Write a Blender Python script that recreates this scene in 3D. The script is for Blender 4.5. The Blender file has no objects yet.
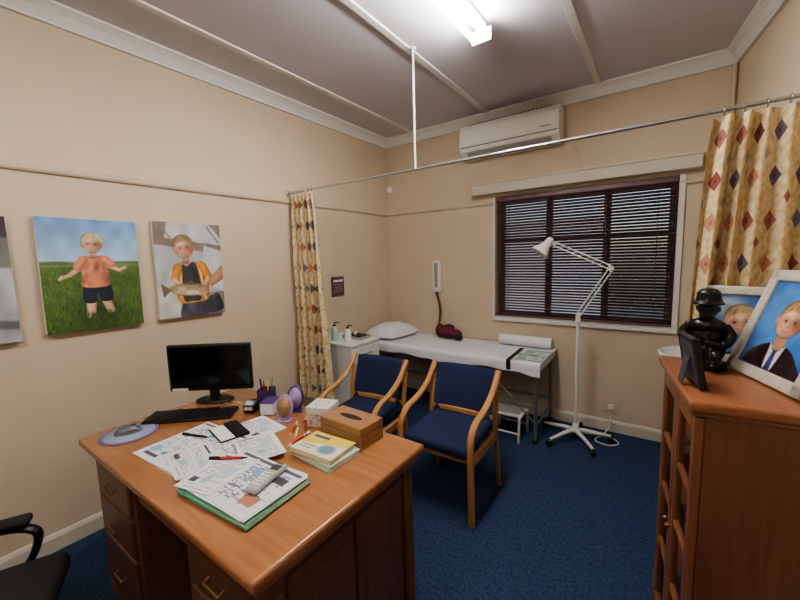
import bpy, bmesh, math, random
import numpy as np
from mathutils import Vector, Matrix
random.seed(3); rng=np.random.RandomState(5)
pi=math.pi
def s2l(c):
    return tuple((x/12.92 if x<=0.04045 else ((x+0.055)/1.055)**2.4) for x in c)
def rgb(r,g,b): return s2l((r/255,g/255,b/255))
# ---------------- materials ----------------
MATS={}
def nt(name):
    m=bpy.data.materials.new(name); m.use_nodes=True
    t=m.node_tree; b=t.nodes['Principled BSDF']
    return m,t,b
def mat(name,col,rough=0.5,metal=0.0,var=0.06,scale=30,bump=0.0,bscale=200,spec=None,coat=0):
    if name in MATS: return MATS[name]
    m,t,b=nt(name)
    tc=t.nodes.new('ShaderNodeTexCoord')
    n=t.nodes.new('ShaderNodeTexNoise'); n.inputs['Scale'].default_value=scale; n.inputs['Detail'].default_value=3
    t.links.new(tc.outputs['Object'],n.inputs['Vector'])
    r=t.nodes.new('ShaderNodeValToRGB')
    r.color_ramp.elements[0].position=.3; r.color_ramp.elements[1].position=.7
    r.color_ramp.elements[0].color=(*[c*(1-var) for c in col],1)
    r.color_ramp.elements[1].color=(*[min(1,c*(1+var)) for c in col],1)
    t.links.new(n.outputs['Fac'],r.inputs['Fac']); t.links.new(r.outputs['Color'],b.inputs['Base Color'])
    b.inputs['Roughness'].default_value=rough; b.inputs['Metallic'].default_value=metal
    if spec is not None: b.inputs['Specular IOR Level'].default_value=spec
    if coat: b.inputs['Coat Weight'].default_value=coat; b.inputs['Coat Roughness'].default_value=.12
    if bump:
        n2=t.nodes.new('ShaderNodeTexNoise'); n2.inputs['Scale'].default_value=bscale; n2.inputs['Detail'].default_value=2
        t.links.new(tc.outputs['Object'],n2.inputs['Vector'])
        bp=t.nodes.new('ShaderNodeBump'); bp.inputs['Strength'].default_value=bump; bp.inputs['Distance'].default_value=.01
        t.links.new(n2.outputs['Fac'],bp.inputs['Height']); t.links.new(bp.outputs['Normal'],b.inputs['Normal'])
    MATS[name]=m; return m
def wood(name,c1,c2,axis=0,rough=.35,scale=1.0,coat=.3):
    if name in MATS: return MATS[name]
    m,t,b=nt(name)
    tc=t.nodes.new('ShaderNodeTexCoord'); mp=t.nodes.new('ShaderNodeMapping')
    sc=[22*scale]*3; sc[axis]=1.4*scale
    mp.inputs['Scale'].default_value=sc
    t.links.new(tc.outputs['Object'],mp.inputs['Vector'])
    n=t.nodes.new('ShaderNodeTexNoise'); n.inputs['Scale'].default_value=2.6; n.inputs['Detail'].default_value=8; n.inputs['Distortion'].default_value=.5
    t.links.new(mp.outputs['Vector'],n.inputs['Vector'])
    r=t.nodes.new('ShaderNodeValToRGB')
    mid=[(a+b_)/2 for a,b_ in zip(c1,c2)]; c2=[m_*.45+b_*.55 for m_,b_ in zip(mid,c2)]; c1=[m_*.45+b_*.55 for m_,b_ in zip(mid,c1)]
    r.color_ramp.elements[0].position=.30; r.color_ramp.elements[1].position=.70
    r.color_ramp.elements[0].color=(*c2,1); r.color_ramp.elements[1].color=(*c1,1)
    t.links.new(n.outputs['Fac'],r.inputs['Fac']); t.links.new(r.outputs['Color'],b.inputs['Base Color'])
    b.inputs['Roughness'].default_value=rough
    b.inputs['Coat Weight'].default_value=coat; b.inputs['Coat Roughness'].default_value=.2
    MATS[name]=m; return m
def emis(name,col,st):
    m,t,b=nt(name)
    b.inputs['Base Color'].default_value=(*col,1)
    b.inputs['Emission Color'].default_value=(*col,1); b.inputs['Emission Strength'].default_value=st
    MATS[name]=m; return m
def painted(name,rough):
    m,t,b=nt(name)
    a=t.nodes.new('ShaderNodeAttribute'); a.attribute_name='Col'
    t.links.new(a.outputs['Color'],b.inputs['Base Color']); b.inputs['Roughness'].default_value=rough
    MATS[name]=m; return m

M_wall=mat('wall_plaster',rgb(205,189,166),.75,var=.03,scale=3,bump=.15,bscale=60)
M_ceil=mat('ceiling_board',rgb(204,201,209),.7,var=.02,scale=4)
M_trim=mat('trim_white',rgb(220,218,214),.5,var=.02)
M_base=mat('baseboard_cream',rgb(204,196,180),.5,var=.03)
M_carpet=mat('carpet_blue',rgb(58,76,108),.95,var=.36,scale=60,bump=.8,bscale=420,spec=.1)
M_deskT=wood('desk_top_wood',rgb(174,122,82),rgb(142,92,56),0,.24,1.0,.45)
M_deskS=wood('desk_side_wood',rgb(118,80,56),rgb(84,54,36),2,.4,1.0,.25)
M_deskX=wood('desk_edge_wood',rgb(152,104,68),rgb(114,74,46),0,.35,1.0,.3)
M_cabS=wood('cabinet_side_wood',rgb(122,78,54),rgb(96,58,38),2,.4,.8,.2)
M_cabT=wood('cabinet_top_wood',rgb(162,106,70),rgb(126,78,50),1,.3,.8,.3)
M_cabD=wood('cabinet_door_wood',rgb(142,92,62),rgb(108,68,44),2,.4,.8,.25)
M_beech=wood('beech_bentwood',rgb(200,150,98),rgb(170,118,70),2,.35,1,.3)
M_box=wood('tissue_box_wood',rgb(168,128,90),rgb(132,96,66),0,.4,1.4,.2)
M_blue=mat('chair_fabric_blue',rgb(42,50,80),.9,var=.2,scale=200,bump=.4,bscale=500,spec=.15)
M_white=mat('white_paint',rgb(225,225,222),.4,var=.02)
M_plast=mat('white_plastic',rgb(232,230,224),.35,var=.01)
M_sheet=mat('white_sheet',rgb(225,226,232),.85,var=.03,scale=12,bump=.25,bscale=18)
M_steel=mat('grey_steel',rgb(150,152,152),.35,.7,var=.05)
M_chrome=mat('chrome',rgb(190,190,186),.25,.8,var=.03)
M_black=mat('black_plastic',rgb(20,20,22),.45,var=.1)
M_screen=mat('screen_glass',rgb(10,11,13),.12,var=.05)
M_rub=mat('black_rubber',rgb(26,26,28),.8,var=.1)
M_slat=mat('blind_slat_brown',rgb(108,80,84),.4,var=.1)
M_wfr=mat('window_frame_brown',rgb(92,74,70),.5,var=.08)
M_maroon=mat('maroon_nylon',rgb(96,34,42),.7,var=.15)
M_pbronze=mat('dark_bronze',rgb(32,32,30),.28,.4,var=.3,scale=40)
M_frame=mat('frame_silver_white',rgb(192,184,172),.45,var=.12,scale=60,bump=.3,bscale=80)
M_purple=mat('purple_card',rgb(74,52,106),.5,var=.1)
M_lilac=mat('lilac_card',rgb(152,132,172),.5,var=.15)
M_padr=mat('mouse_pad_rim',rgb(116,98,140),.7,var=.1)
M_padc=mat('mouse_pad_centre',rgb(150,158,182),.7,var=.16,scale=60)
M_plaque=mat('plaque_maroon',rgb(102,66,74),.5,var=.1)
M_green=mat('green_folder',rgb(100,158,132),.5,var=.06)
M_yel=mat('yellow_cover',rgb(222,200,110),.45,var=.06)
M_teal=mat('teal_cover',rgb(174,206,196),.45,var=.06)
M_page=mat('paper_pages',rgb(226,225,220),.8,var=.04,scale=90)
M_red=mat('red_plastic',rgb(190,36,36),.4,var=.05)
M_grey=mat('grey_plastic',rgb(168,168,166),.4,var=.05)
M_mouse=mat('mouse_plastic',rgb(88,90,96),.3,var=.05)
M_dgrey=mat('dark_grey_plastic',rgb(60,62,66),.45,var=.05)
M_gold=mat('aged_brass',rgb(132,100,60),.45,.7,var=.05)
M_ceram=mat('ceramic_white',rgb(228,228,224),.15,var=.01)
M_dark=mat('dark_interior',rgb(40,26,20),.7,var=.1)
M_paint=painted('painted_print',.55)
M_gloss=painted('photo_print',.2)
M_ext=mat('exterior_plaster',rgb(214,216,220),.8,var=.05,scale=2)
M_grd=mat('exterior_ground',rgb(120,124,112),.9,var=.1,scale=2)
M_tube=emis('fluorescent_tube',(1.0,.965,.905),112)
mg,t,b=nt('cabinet_glass'); out=t.nodes['Material Output']
tr=t.nodes.new('ShaderNodeBsdfTransparent'); gl=t.nodes.new('ShaderNodeBsdfGlossy'); gl.inputs['Roughness'].default_value=.05
mx=t.nodes.new('ShaderNodeMixShader'); mx.inputs[0].default_value=.12
t.links.new(tr.outputs[0],mx.inputs[1]); t.links.new(gl.outputs[0],mx.inputs[2]); t.links.new(mx.outputs[0],out.inputs['Surface'])
M_glass=mg
def curtain_mat():
    m,t,b=nt('curtain_diamond_fabric'); N=t.nodes; L=t.links
    uv=N.new('ShaderNodeUVMap'); uv.uv_map='UVMap'
    def vm(op,a,bv=None):
        n=N.new('ShaderNodeVectorMath'); n.operation=op
        L.new(a,n.inputs[0])
        if bv is not None: n.inputs[1].default_value=bv
        return n.outputs[0]
    def ma(op,a,v=None,c=None):
        n=N.new('ShaderNodeMath'); n.operation=op
        L.new(a,n.inputs[0])
        if v is not None:
            if isinstance(v,(int,float)): n.inputs[1].default_value=v
            else: L.new(v,n.inputs[1])
        return n.outputs[0]
    def layer(cell,off,rad):
        p=vm('ADD',uv.outputs[0],(off[0],off[1],0)); p=vm('DIVIDE',p,(cell[0],cell[1],1))
        f=vm('FRACTION',p); fl=vm('FLOOR',p); c=vm('SUBTRACT',f,(.5,.5,0)); c=vm('ABSOLUTE',c)
        sp=N.new('ShaderNodeSeparateXYZ'); L.new(c,sp.inputs[0])
        s=ma('ADD',sp.outputs[0],sp.outputs[1])
        return ma('LESS_THAN',s,rad),fl,s
    def hashcol(fl,cols):
        w=N.new('ShaderNodeTexWhiteNoise'); w.noise_dimensions='2D'; L.new(fl,w.inputs['Vector'])
        r=N.new('ShaderNodeValToRGB'); r.color_ramp.interpolation='CONSTANT'
        e=r.color_ramp.elements; e[0].color=(*cols[0],1); e[0].position=0
        e[1].color=(*cols[1],1); e[1].position=1/len(cols)
        for i in range(2,len(cols)):
            x=e.new(i/len(cols)); x.color=(*cols[i],1)
        L.new(w.outputs['Value'],r.inputs['Fac']); return r.outputs['Color']
    no=N.new('ShaderNodeTexNoise'); no.inputs['Scale'].default_value=34; no.inputs['Detail'].default_value=3
    L.new(uv.outputs[0],no.inputs['Vector'])
    base=N.new('ShaderNodeValToRGB'); base.color_ramp.elements[0].position=.38; base.color_ramp.elements[1].position=.60
    base.color_ramp.elements[0].color=(*rgb(196,172,130),1); base.color_ramp.elements[1].color=(*rgb(218,202,168),1)
    L.new(no.outputs['Fac'],base.inputs['Fac'])
    cur=base.outputs['Color']
    def mix(fac,a,bb):
        n=N.new('ShaderNodeMix'); n.data_type='RGBA'; L.new(fac,n.inputs[0]); L.new(a,n.inputs[6]); L.new(bb,n.inputs[7]); return n.outputs[2]
    C=(.16,.17)
    k1,f1,s1=layer(C,(0,0),.24)
    cur=mix(k1,cur,hashcol(f1,[rgb(132,76,70),rgb(122,122,130),rgb(182,132,106),rgb(104,94,106),rgb(150,96,86)]))
    k3,f3,s3=layer(C,(0,0),.06)
    cur=mix(k3,cur,hashcol(f1,[rgb(100,64,62),rgb(94,94,102),rgb(150,100,80),rgb(76,70,82),rgb(116,74,70)]))
    k2,f2,s2=layer(C,(C[0]/2,C[1]/2),.15)
    cur=mix(k2,cur,hashcol(f2,[rgb(204,166,108),rgb(146,92,84),rgb(160,156,150),rgb(206,162,124)]))
    L.new(cur,b.inputs['Base Color']); b.inputs['Roughness'].default_value=.85
    b.inputs['Specular IOR Level'].default_value=.1
    return m
M_curt=curtain_mat()
# ---------------- mesh builder ----------------
def T(x=0,y=0,z=0): return Matrix.Translation((x,y,z))
def R(a,ax): return Matrix.Rotation(a,4,ax)
class MB:
    def __init__(s): s.v=[];s.f=[];s.mi=[];s.sm=[];s.mats=[];s.c=[]
    def add(s,vs,fs,m,smooth=False,M=None,cols=None):
        if m not in s.mats: s.mats.append(m)
        k=s.mats.index(m); o=len(s.v)
        for i,v in enumerate(vs):
            v=Vector(v)
            if M is not None: v=M@v
            s.v.append(v); s.c.append(cols[i] if cols is not None else (1,1,1))
        for f in fs: s.f.append([i+o for i in f]); s.mi.append(k); s.sm.append(smooth)
    def box(s,c,size,m,rot=(0,0,0),bev=0.0,seg=2,M=None):
        X=T(*c)@R(rot[2],'Z')@R(rot[1],'Y')@R(rot[0],'X')
        if M is not None: X=M@X
        bm=bmesh.new(); bmesh.ops.create_cube(bm,size=1)
        for v in bm.verts: v.co=Vector((v.co.x*size[0],v.co.y*size[1],v.co.z*size[2]))
        if bev>0: bmesh.ops.bevel(bm,geom=bm.edges[:],offset=min(bev,min(size)*.49),segments=seg,affect='EDGES',profile=.5)
        bm.verts.index_update()
        s.add([v.co.copy() for v in bm.verts],[[v.index for v in f.verts] for f in bm.faces],m,bev>0 and seg>2,X); bm.free()
    def b2(s,lo,hi,m,bev=0.0,M=None,seg=2):
        s.box([(a+b)/2 for a,b in zip(lo,hi)],[abs(b-a) for a,b in zip(lo,hi)],m,bev=bev,M=M,seg=seg)
    def tube(s,pts,r,m,n=10,M=None,closed=False,cap=True):
        pts=[Vector(p) for p in pts]; k=len(pts)
        rr=r if isinstance(r,(list,tuple)) else [r]*k
        vs=[];fs=[]; up=None
        for i,p in enumerate(pts):
            if closed: tg=pts[(i+1)%k]-pts[i-1]
            else: tg=pts[min(i+1,k-1)]-pts[max(i-1,0)]
            tg.normalize()
            if up is None:
                up=Vector((0,0,1)) if abs(tg.z)<.9 else Vector((1,0,0))
            up=(up-tg*up.dot(tg)).normalized(); sd=tg.cross(up)
            for j in range(n):
                a=2*pi*j/n; vs.append(p+(up*math.cos(a)+sd*math.sin(a))*rr[i])
        for i in range(k if closed else k-1):
            i2=(i+1)%k
            for j in range(n): fs.append([i*n+j,i*n+(j+1)%n,i2*n+(j+1)%n,i2*n+j])
        s.add(vs,fs,m,True,M)
        if cap and not closed:
            s.add(vs[:n],[list(range(n))],m,False,M); s.add(vs[-n:],[list(range(n))],m,False,M)
    def sweep(s,pts,w,h,side,m,M=None):
        pts=[Vector(p) for p in pts]; side=Vector(side).normalized(); k=len(pts)
        c=.25; sec=[(-.5,-.5+c),(-.5+c,-.5),(.5-c,-.5),(.5,-.5+c),(.5,.5-c),(.5-c,.5),(-.5+c,.5),(-.5,.5-c)]
        vs=[];fs=[];n=8
        for i,p in enumerate(pts):
            tg=(pts[min(i+1,k-1)]-pts[max(i-1,0)]).normalized(); nn=tg.cross(side).normalized()
            for a,b_ in sec: vs.append(p+side*a*w+nn*b_*h)
        for i in range(k-1):
            for j in range(n): fs.append([i*n+j,i*n+(j+1)%n,(i+1)*n+(j+1)%n,(i+1)*n+j])
        fs.append(list(range(n))); fs.append(list(range((k-1)*n,k*n)))
        s.add(vs,fs,m,False,M)
    def lathe(s,prof,m,n=24,M=None,sx=1,sy=1):
        vs=[];fs=[];k=len(prof)
        for r,z in prof:
            for j in range(n):
                a=2*pi*j/n; vs.append((r*math.cos(a)*sx,r*math.sin(a)*sy,z))
        for i in range(k-1):
            for j in range(n): fs.append([i*n+j,i*n+(j+1)%n,(i+1)*n+(j+1)%n,(i+1)*n+j])
        fs.append(list(range(n))); fs.append(list(range((k-1)*n,k*n)))
        s.add(vs,fs,m,True,M)
    def sph(s,c,r,m,M=None,n=16):
        if not isinstance(r,(tuple,list)): r=(r,r,r)
        pr=[(max(1e-4,math.sin(pi*i/n)),-math.cos(pi*i/n)) for i in range(n+1)]
        X=T(*c)@Matrix.Diagonal((*r,1))
        if M is not None: X=M@X
        s.lathe(pr,m,n+4,X)
    def prism(s,poly,z0,z1,m,M=None):
        n=len(poly); vs=[(x,y,z0) for x,y in poly]+[(x,y,z1) for x,y in poly]
        fs=[list(range(n)),list(range(n,2*n))]+[[i,(i+1)%n,n+(i+1)%n,n+i] for i in range(n)]
        s.add(vs,fs,m,False,M)
    def paint(s,P,m,M=None,bend=None):
        ny,nx=P.img.shape[:2]; xs=np.linspace(0,P.W,nx)*P.u; ys=np.linspace(0,P.H,ny)*P.u
        im=np.clip(P.img,0,1); lin=np.where(im<=.04045,im/12.92,((im+.055)/1.055)**2.4)
        vs=[];cs=[]
        for j in range(ny):
            for i in range(nx):
                yy=bend(xs[i],ys[j]) if bend else 0
                vs.append((xs[i],yy,-ys[j])); cs.append(tuple(lin[j,i]))
        fs=[[j*nx+i,(j+1)*nx+i,(j+1)*nx+i+1,j*nx+i+1] for j in range(ny-1) for i in range(nx-1)]
        s.add(vs,fs,m,True,M,cs)
    def build(s,name,M=None,parent=None):
        me=bpy.data.meshes.new(name); me.from_pydata([tuple(v) for v in s.v],[],s.f)
        for m in s.mats: me.materials.append(m)
        me.polygons.foreach_set('material_index',s.mi); me.polygons.foreach_set('use_smooth',s.sm)
        ca=me.color_attributes.new('Col','FLOAT_COLOR','POINT')
        ca.data.foreach_set('color',np.array([(c[0],c[1],c[2],1) for c in s.c],dtype=np.float32).ravel())
        bm=bmesh.new(); bm.from_mesh(me); bmesh.ops.recalc_face_normals(bm,faces=bm.faces[:]); bm.to_mesh(me); bm.free()
        me.update()
        o=bpy.data.objects.new(name,me); bpy.context.scene.collection.objects.link(o)
        if M is not None: o.matrix_world=M
        if parent: o.parent=parent
        return o
def crom(pts,n=6):
    pts=[Vector(p) for p in pts]; P=[2*pts[0]-pts[1]]+pts+[2*pts[-1]-pts[-2]]; out=[]
    for i in range(1,len(P)-2):
        for k in range(n):
            t=k/n; a,b_,c,d=P[i-1],P[i],P[i+1],P[i+2]
            out.append(.5*((2*b_)+(c-a)*t+(2*a-5*b_+4*c-d)*t*t+(3*b_-a-3*c+d)*t**3))
    out.append(pts[-1]); return out
# ---------------- painter (flat prints) ----------------
class Paint:
    def __init__(s,W,H,u,res,bg):
        s.W,s.H,s.u=W,H,u; nx=int(W/res)+1; ny=int(H/res)+1
        s.X,s.Y=np.meshgrid(np.linspace(0,W,nx),np.linspace(0,H,ny)); s.img=np.zeros((ny,nx,3)); s.img[:]=np.array(bg)/255; s.res=res
    def put(s,mask,col):
        c=np.array(col,float)/255; s.img=s.img*(1-mask[...,None])+c*mask[...,None]
    def mul(s,mask,f):
        s.img=s.img*(1+(np.array(f)-1)*mask[...,None])
    def em(s,cx,cy,rx,ry,rot,soft):
        dx=s.X-cx;dy=s.Y-cy;ca,sa=math.cos(rot),math.sin(rot); a=(dx*ca+dy*sa)/rx;b=(-dx*sa+dy*ca)/ry
        d=np.sqrt(a*a+b*b); k=soft if soft else s.res/min(rx,ry); return np.clip((1-d)/k+.5,0,1)
    def ell(s,cx,cy,rx,ry,col,rot=0,soft=None): s.put(s.em(cx,cy,rx,ry,rot,soft),col)
    def sh(s,cx,cy,rx,ry,f,rot=0,soft=1.2,clip=None):
        m=s.em(cx,cy,rx,ry,rot,soft)
        if clip is not None: m=m*clip
        s.mul(m,(f,f,f) if isinstance(f,float) else f)
    def cap(s,x0,y0,x1,y1,r0,r1,col,al=1,soft=None):
        dx,dy=x1-x0,y1-y0
        R_=max(r0,r1)+(soft or s.res)*1.5
        i0=max(0,int((min(x0,x1)-R_)/s.W*(s.X.shape[1]-1))); i1=int((max(x0,x1)+R_)/s.W*(s.X.shape[1]-1))+2
        j0=max(0,int((min(y0,y1)-R_)/s.H*(s.X.shape[0]-1))); j1=int((max(y0,y1)+R_)/s.H*(s.X.shape[0]-1))+2
        if i1<=i0 or j1<=j0: return
        X=s.X[j0:j1,i0:i1];Y=s.Y[j0:j1,i0:i1]
        if X.size==0: return
        t=np.clip(((X-x0)*dx+(Y-y0)*dy)/(dx*dx+dy*dy+1e-9),0,1)
        d=np.hypot(X-x0-t*dx,Y-y0-t*dy); r=r0+(r1-r0)*t; m=np.clip((r-d)/(soft or s.res)+.5,0,1)*al
        c=np.array(col,float)/255; s.img[j0:j1,i0:i1]=s.img[j0:j1,i0:i1]*(1-m[...,None])+c*m[...,None]
    def limb(s,x0,y0,x1,y1,r0,r1,col):
        s.cap(x0,y0,x1,y1,r0,r1,tuple(c*.78 for c in col)); ox,oy=-.18*r0,-.18*r0
        s.cap(x0+ox,y0+oy,x1+ox,y1+oy,r0*.7,r1*.7,col,1,r0*.6)
    def rect(s,x0,y0,x1,y1,col):
        s.put(((s.X>=x0)&(s.X<=x1)&(s.Y>=y0)&(s.Y<=y1)).astype(float),col)
    def pm(s,pts):
        ins=np.zeros(s.X.shape,bool); n=len(pts)
        for i in range(n):
            x0,y0=pts[i];x1,y1=pts[(i+1)%n]
            if y0==y1: continue
            c=((y0>s.Y)!=(y1>s.Y))&(s.X<(x1-x0)*(s.Y-y0)/(y1-y0)+x0); ins^=c
        return ins.astype(float)
    def poly(s,pts,col): s.put(s.pm(pts),col)
    def cloth(s,pts,col,n=14):
        m=s.pm([tuple(p[:2]) for p in crom([(x,y,0) for x,y in pts]+[(pts[0][0],pts[0][1],0)],4)]) if len(pts)>4 else s.pm(pts)
        s.put(m,col); xs=[p[0] for p in pts]; ys=[p[1] for p in pts]; w=max(xs)-min(xs); h=max(ys)-min(ys)
        for k in range(n):
            s.sh(min(xs)+rng.rand()*w,min(ys)+rng.rand()*h,w*.04+rng.rand()*w*.06,h*.12+rng.rand()*h*.15,[.8,1.1,.86][k%3],rng.randn()*.5,1.6,m)
        s.sh(max(xs)-w*.05,min(ys)+h*.6,w*.25,h*.7,.72,0,1.5,m)
    def noise(s,amp):
        n=(rng.rand(*s.X.shape)-.5)*2*amp; s.img=s.img*(1+n[...,None])
    def lowf(s,amp,n=9):
        g=rng.rand(n+1,n+1)*2-1; u=s.X/s.W*(n-1e-6); v=s.Y/s.H*(n-1e-6); i=u.astype(int);j=v.astype(int);fu=u-i;fv=v-j
        fu=fu*fu*(3-2*fu);fv=fv*fv*(3-2*fv)
        r=(g[j,i]*(1-fu)+g[j,i+1]*fu)*(1-fv)+(g[j+1,i]*(1-fu)+g[j+1,i+1]*fu)*fv
        s.img=s.img*(1+amp*r[...,None])
    def blur(s,k=1):
        for _ in range(k):
            p=np.pad(s.img,((1,1),(1,1),(0,0)),'edge'); s.img=(p[:-2,1:-1]+p[2:,1:-1]+p[1:-1,:-2]+p[1:-1,2:]+2*p[1:-1,1:-1])/6
    def face(s,cx,cy,r,skin,hair,tilt=0,mouth=(168,92,86)):
        # child's head: round skull, low-set features, short wispy hair
        ca,sa=math.cos(tilt),math.sin(tilt)
        q=lambda x,y:(cx+(x*ca-y*sa)*r,cy+(x*sa+y*ca)*r)
        hd=tuple(c*.74 for c in hair); hl=tuple(min(255,c*1.10) for c in hair); sk2=tuple(c*.80 for c in skin)
        s.ell(*q(0,-.16),.96*r,.98*r,hd,tilt)
        s.ell(*q(-.91,.20),.12*r,.21*r,sk2,tilt); s.ell(*q(.91,.20),.12*r,.21*r,sk2,tilt)
        s.ell(*q(0,.06),.88*r,.92*r,skin,tilt)
        s.ell(*q(0,.46),.72*r,.56*r,skin,tilt)
        m=s.em(*q(0,.10),.90*r,1.0*r,tilt,None)
        s.sh(*q(.86,.3),.6*r,1.0*r,(.70,.62,.58),tilt,1.7,m); s.sh(*q(-.98,.3),.28*r,1.0*r,(.82,.76,.72),tilt,1.6,m); s.sh(*q(0,1.06),.75*r,.25*r,.76,tilt,1.4,m)
        s.sh(*q(-.25,-.30),.5*r,.36*r,(1.05,1.05,1.05),tilt,1.6,m)
        for e in(-.50,.50): s.sh(*q(e,.46),.28*r,.22*r,(1.0,.82,.80),tilt,1.7)
        for e in(-.33,.33):
            s.sh(*q(e,.10),.26*r,.17*r,.76,tilt,1.4)
            s.ell(*q(e,.13),.125*r,.055*r,(196,186,182),tilt,.8); s.ell(*q(e,.13),.085*r,.075*r,(58,54,60),tilt,.7)
            a=q(e-.15,.065);b_=q(e+.15,.075); s.cap(*a,*b_,.022*r,.022*r,(92,68,60),.6,.05*r)
            a=q(e-.16,-.10);b_=q(e+.17,-.09); s.cap(*a,*b_,.03*r,.025*r,tuple(c*.72 for c in hair),.4,.08*r)
        s.sh(*q(.05,.28),.06*r,.16*r,.88,tilt,1.5); s.sh(*q(-.08,.40),.05*r,.04*r,.7,tilt,1.3); s.sh(*q(.08,.40),.05*r,.04*r,.7,tilt,1.3); s.sh(*q(0,.34),.07*r,.06*r,1.08,tilt,1.5)
        s.ell(*q(0,.62),.22*r,.075*r,mouth,tilt,.8); s.ell(*q(0,.605),.15*r,.032*r,(222,208,202),tilt,.9); s.sh(*q(0,.76),.16*r,.05*r,.88,tilt,1.4)
        for k in range(260):
            a=rng.uniform(-1.5,1.5); sn=math.sin(a)
            x0,y0=sn*.48+.06,-1.04+.16*abs(sn); x1=sn*.88+rng.randn()*.05+.06; y1=-.56+.42*abs(sn)**2.6+rng.randn()*.09
            s.cap(*q(x0,y0),*q(x1,y1),.03*r,.012*r,[hair,hd,hl][rng.randint(3)],.65)

# ---------------- room shell ----------------
XL,YB,YF,ZC=-2.57,3.42,-1.6,2.80
RWx=lambda y:.373+.137*(YB-y)
def quick(name,fn):
    m=MB(); fn(m); return m.build(name)
quick('floor',lambda m:m.b2((XL-.2,YF-.2,-.1),(1.4,YB+.2,0),M_carpet))
quick('ceiling',lambda m:m.b2((XL-.2,YF-.2,ZC),(1.4,YB+.2,ZC+.1),M_ceil))
quick('wall_left',lambda m:m.b2((XL-.2,YF-.2,0),(XL,YB+.2,ZC),M_wall))
quick('wall_front',lambda m:m.b2((XL,YF-.2,0),(1.4,YF,ZC),M_wall))
WX0,WX1,WZ0,WZ1=-1.29,.095,.91,2.045
def wb(m):
    m.b2((XL,YB,0),(WX0,YB+.2,ZC),M_wall); m.b2((WX1,YB,0),(1.4,YB+.2,ZC),M_wall)
    m.b2((WX0,YB,0),(WX1,YB+.2,WZ0),M_wall); m.b2((WX0,YB,WZ1),(WX1,YB+.2,ZC),M_wall)
quick('wall_back',wb)
quick('wall_right',lambda m:m.prism([(RWx(YB),YB),(RWx(YF),YF),(RWx(YF)+.2,YF),(RWx(YB)+.2,YB)],0,ZC,M_wall))
def trim(name,p0,p1,prof,m_):
    p0=Vector((*p0,0));p1=Vector((*p1,0)); d=(p1-p0).normalized(); inn=Vector((-d.y,d.x,0)); n=len(prof)
    vs=[p0+inn*a+Vector((0,0,z)) for a,z in prof]+[p1+inn*a+Vector((0,0,z)) for a,z in prof]
    fs=[list(range(n)),list(range(n,2*n))]+[[i,(i+1)%n,n+(i+1)%n,n+i] for i in range(n)]
    m=MB(); m.add(vs,fs,m_); return m.build(name)
corn=[(0,ZC),(.085,ZC),(.085,ZC-.012),(.07,ZC-.018),(.045,ZC-.035),(.028,ZC-.058),(.02,ZC-.072),(.02,ZC-.085),(0,ZC-.085)]
basep=[(0,0),(.018,0),(.018,.075),(.010,.092),(0,.095)]
railp=[(0,1.975),(.014,1.975),(.022,1.985),(.022,1.998),(.010,2.006),(0,2.01)]
LW=((XL,YB),(XL,YF)); BW=((RWx(YB),YB),(XL,YB)); RW=((RWx(YF),YF),(RWx(YB),YB))
trim('trim_1',*LW,corn,M_trim); trim('trim_2',*BW,corn,M_trim); trim('trim_3',*RW,corn,M_trim)
trim('baseboard_left',*LW,basep,M_base); trim('baseboard_back',*BW,basep,M_base); trim('baseboard_right',*RW,basep,M_base)
trim('trim_4',*LW,railp,M_wall); trim('trim_5',(-1.30,YB),(XL,YB),railp,M_wall); trim('trim_6',(RWx(YB),YB),(.1,YB),railp,M_wall)
for i,x in enumerate((-2.17,-1.345,-.45,.40)):
    quick('trim_%d'%(7+i),lambda m,x=x:m.b2((x-.022,YF,ZC-.012),(x+.022,YB-.08 if x<.3 else 2.4,ZC),M_trim,bev=.004))
quick('conduit_pipe',lambda m:m.tube([(.352,3.395,.1),(.352,3.395,2.71)],.011,M_wall))
def win(m):
    y0,y1=3.52,3.57
    m.b2((WX0,y0,WZ0),(WX0+.05,y1,WZ1),M_wfr); m.b2((WX1-.05,y0,WZ0),(WX1,y1,WZ1),M_wfr)
    m.b2((WX0,y0,WZ0),(WX1,y1,WZ0+.05),M_wfr); m.b2((WX0,y0,WZ1-.05),(WX1,y1,WZ1),M_wfr)
    for x in (-.83,-.37): m.b2((x-.025,y0,WZ0),(x+.025,y1,WZ1),M_wfr)
    m.b2((WX0,y0+.005,1.62),(WX1,y1-.005,1.66),M_wfr)
    m.b2((WX0,3.543,WZ0),(WX1,3.547,WZ1),M_glass)
    m.b2((WX0-.018,3.395,WZ0-.036),(WX1+.034,3.51,WZ0-.002),M_trim,bev=.004)
    m.b2((WX1,3.400,WZ0),(WX1+.034,YB,WZ1),M_trim); m.b2((WX0-.018,3.400,WZ0),(WX0,YB,WZ1),M_trim)
    m.b2((WX0,3.42,WZ0-.002),(WX1,3.52,WZ0+.004),M_trim)
quick('window_1',win)
def blind(m):
    n=43; z0=WZ0+.035; z1=WZ1-.05
    for i in range(n):
        z=z0+(z1-z0)*i/(n-1)
        m.box(((WX0+WX1)/2,3.443,z),(WX1-WX0-.012,.028,.0016),M_slat,rot=(math.radians(-38+2.*math.sin(i*2.1)),random.uniform(-.0006,.0006),0))
    m.b2((WX0+.006,3.424,WZ1-.04),(WX1-.006,3.465,WZ1-.003),M_slat); m.b2((WX0+.006,3.43,WZ0+.008),(WX1-.006,3.458,WZ0+.024),M_slat,bev=.003)
    for x in (WX0+.12,-.83,-.37,WX1-.12):
        m.tube([(x,3.429,z0-.01),(x,3.429,z1+.02)],.0022,M_slat,6); m.tube([(x,3.458,z0-.01),(x,3.458,z1+.02)],.0022,M_slat,6)
    m.tube([(WX0+.05,3.421,1.3),(WX0+.05,3.421,WZ1-.02)],.004,M_slat,6)
quick('venetian_blind',blind)
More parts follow.
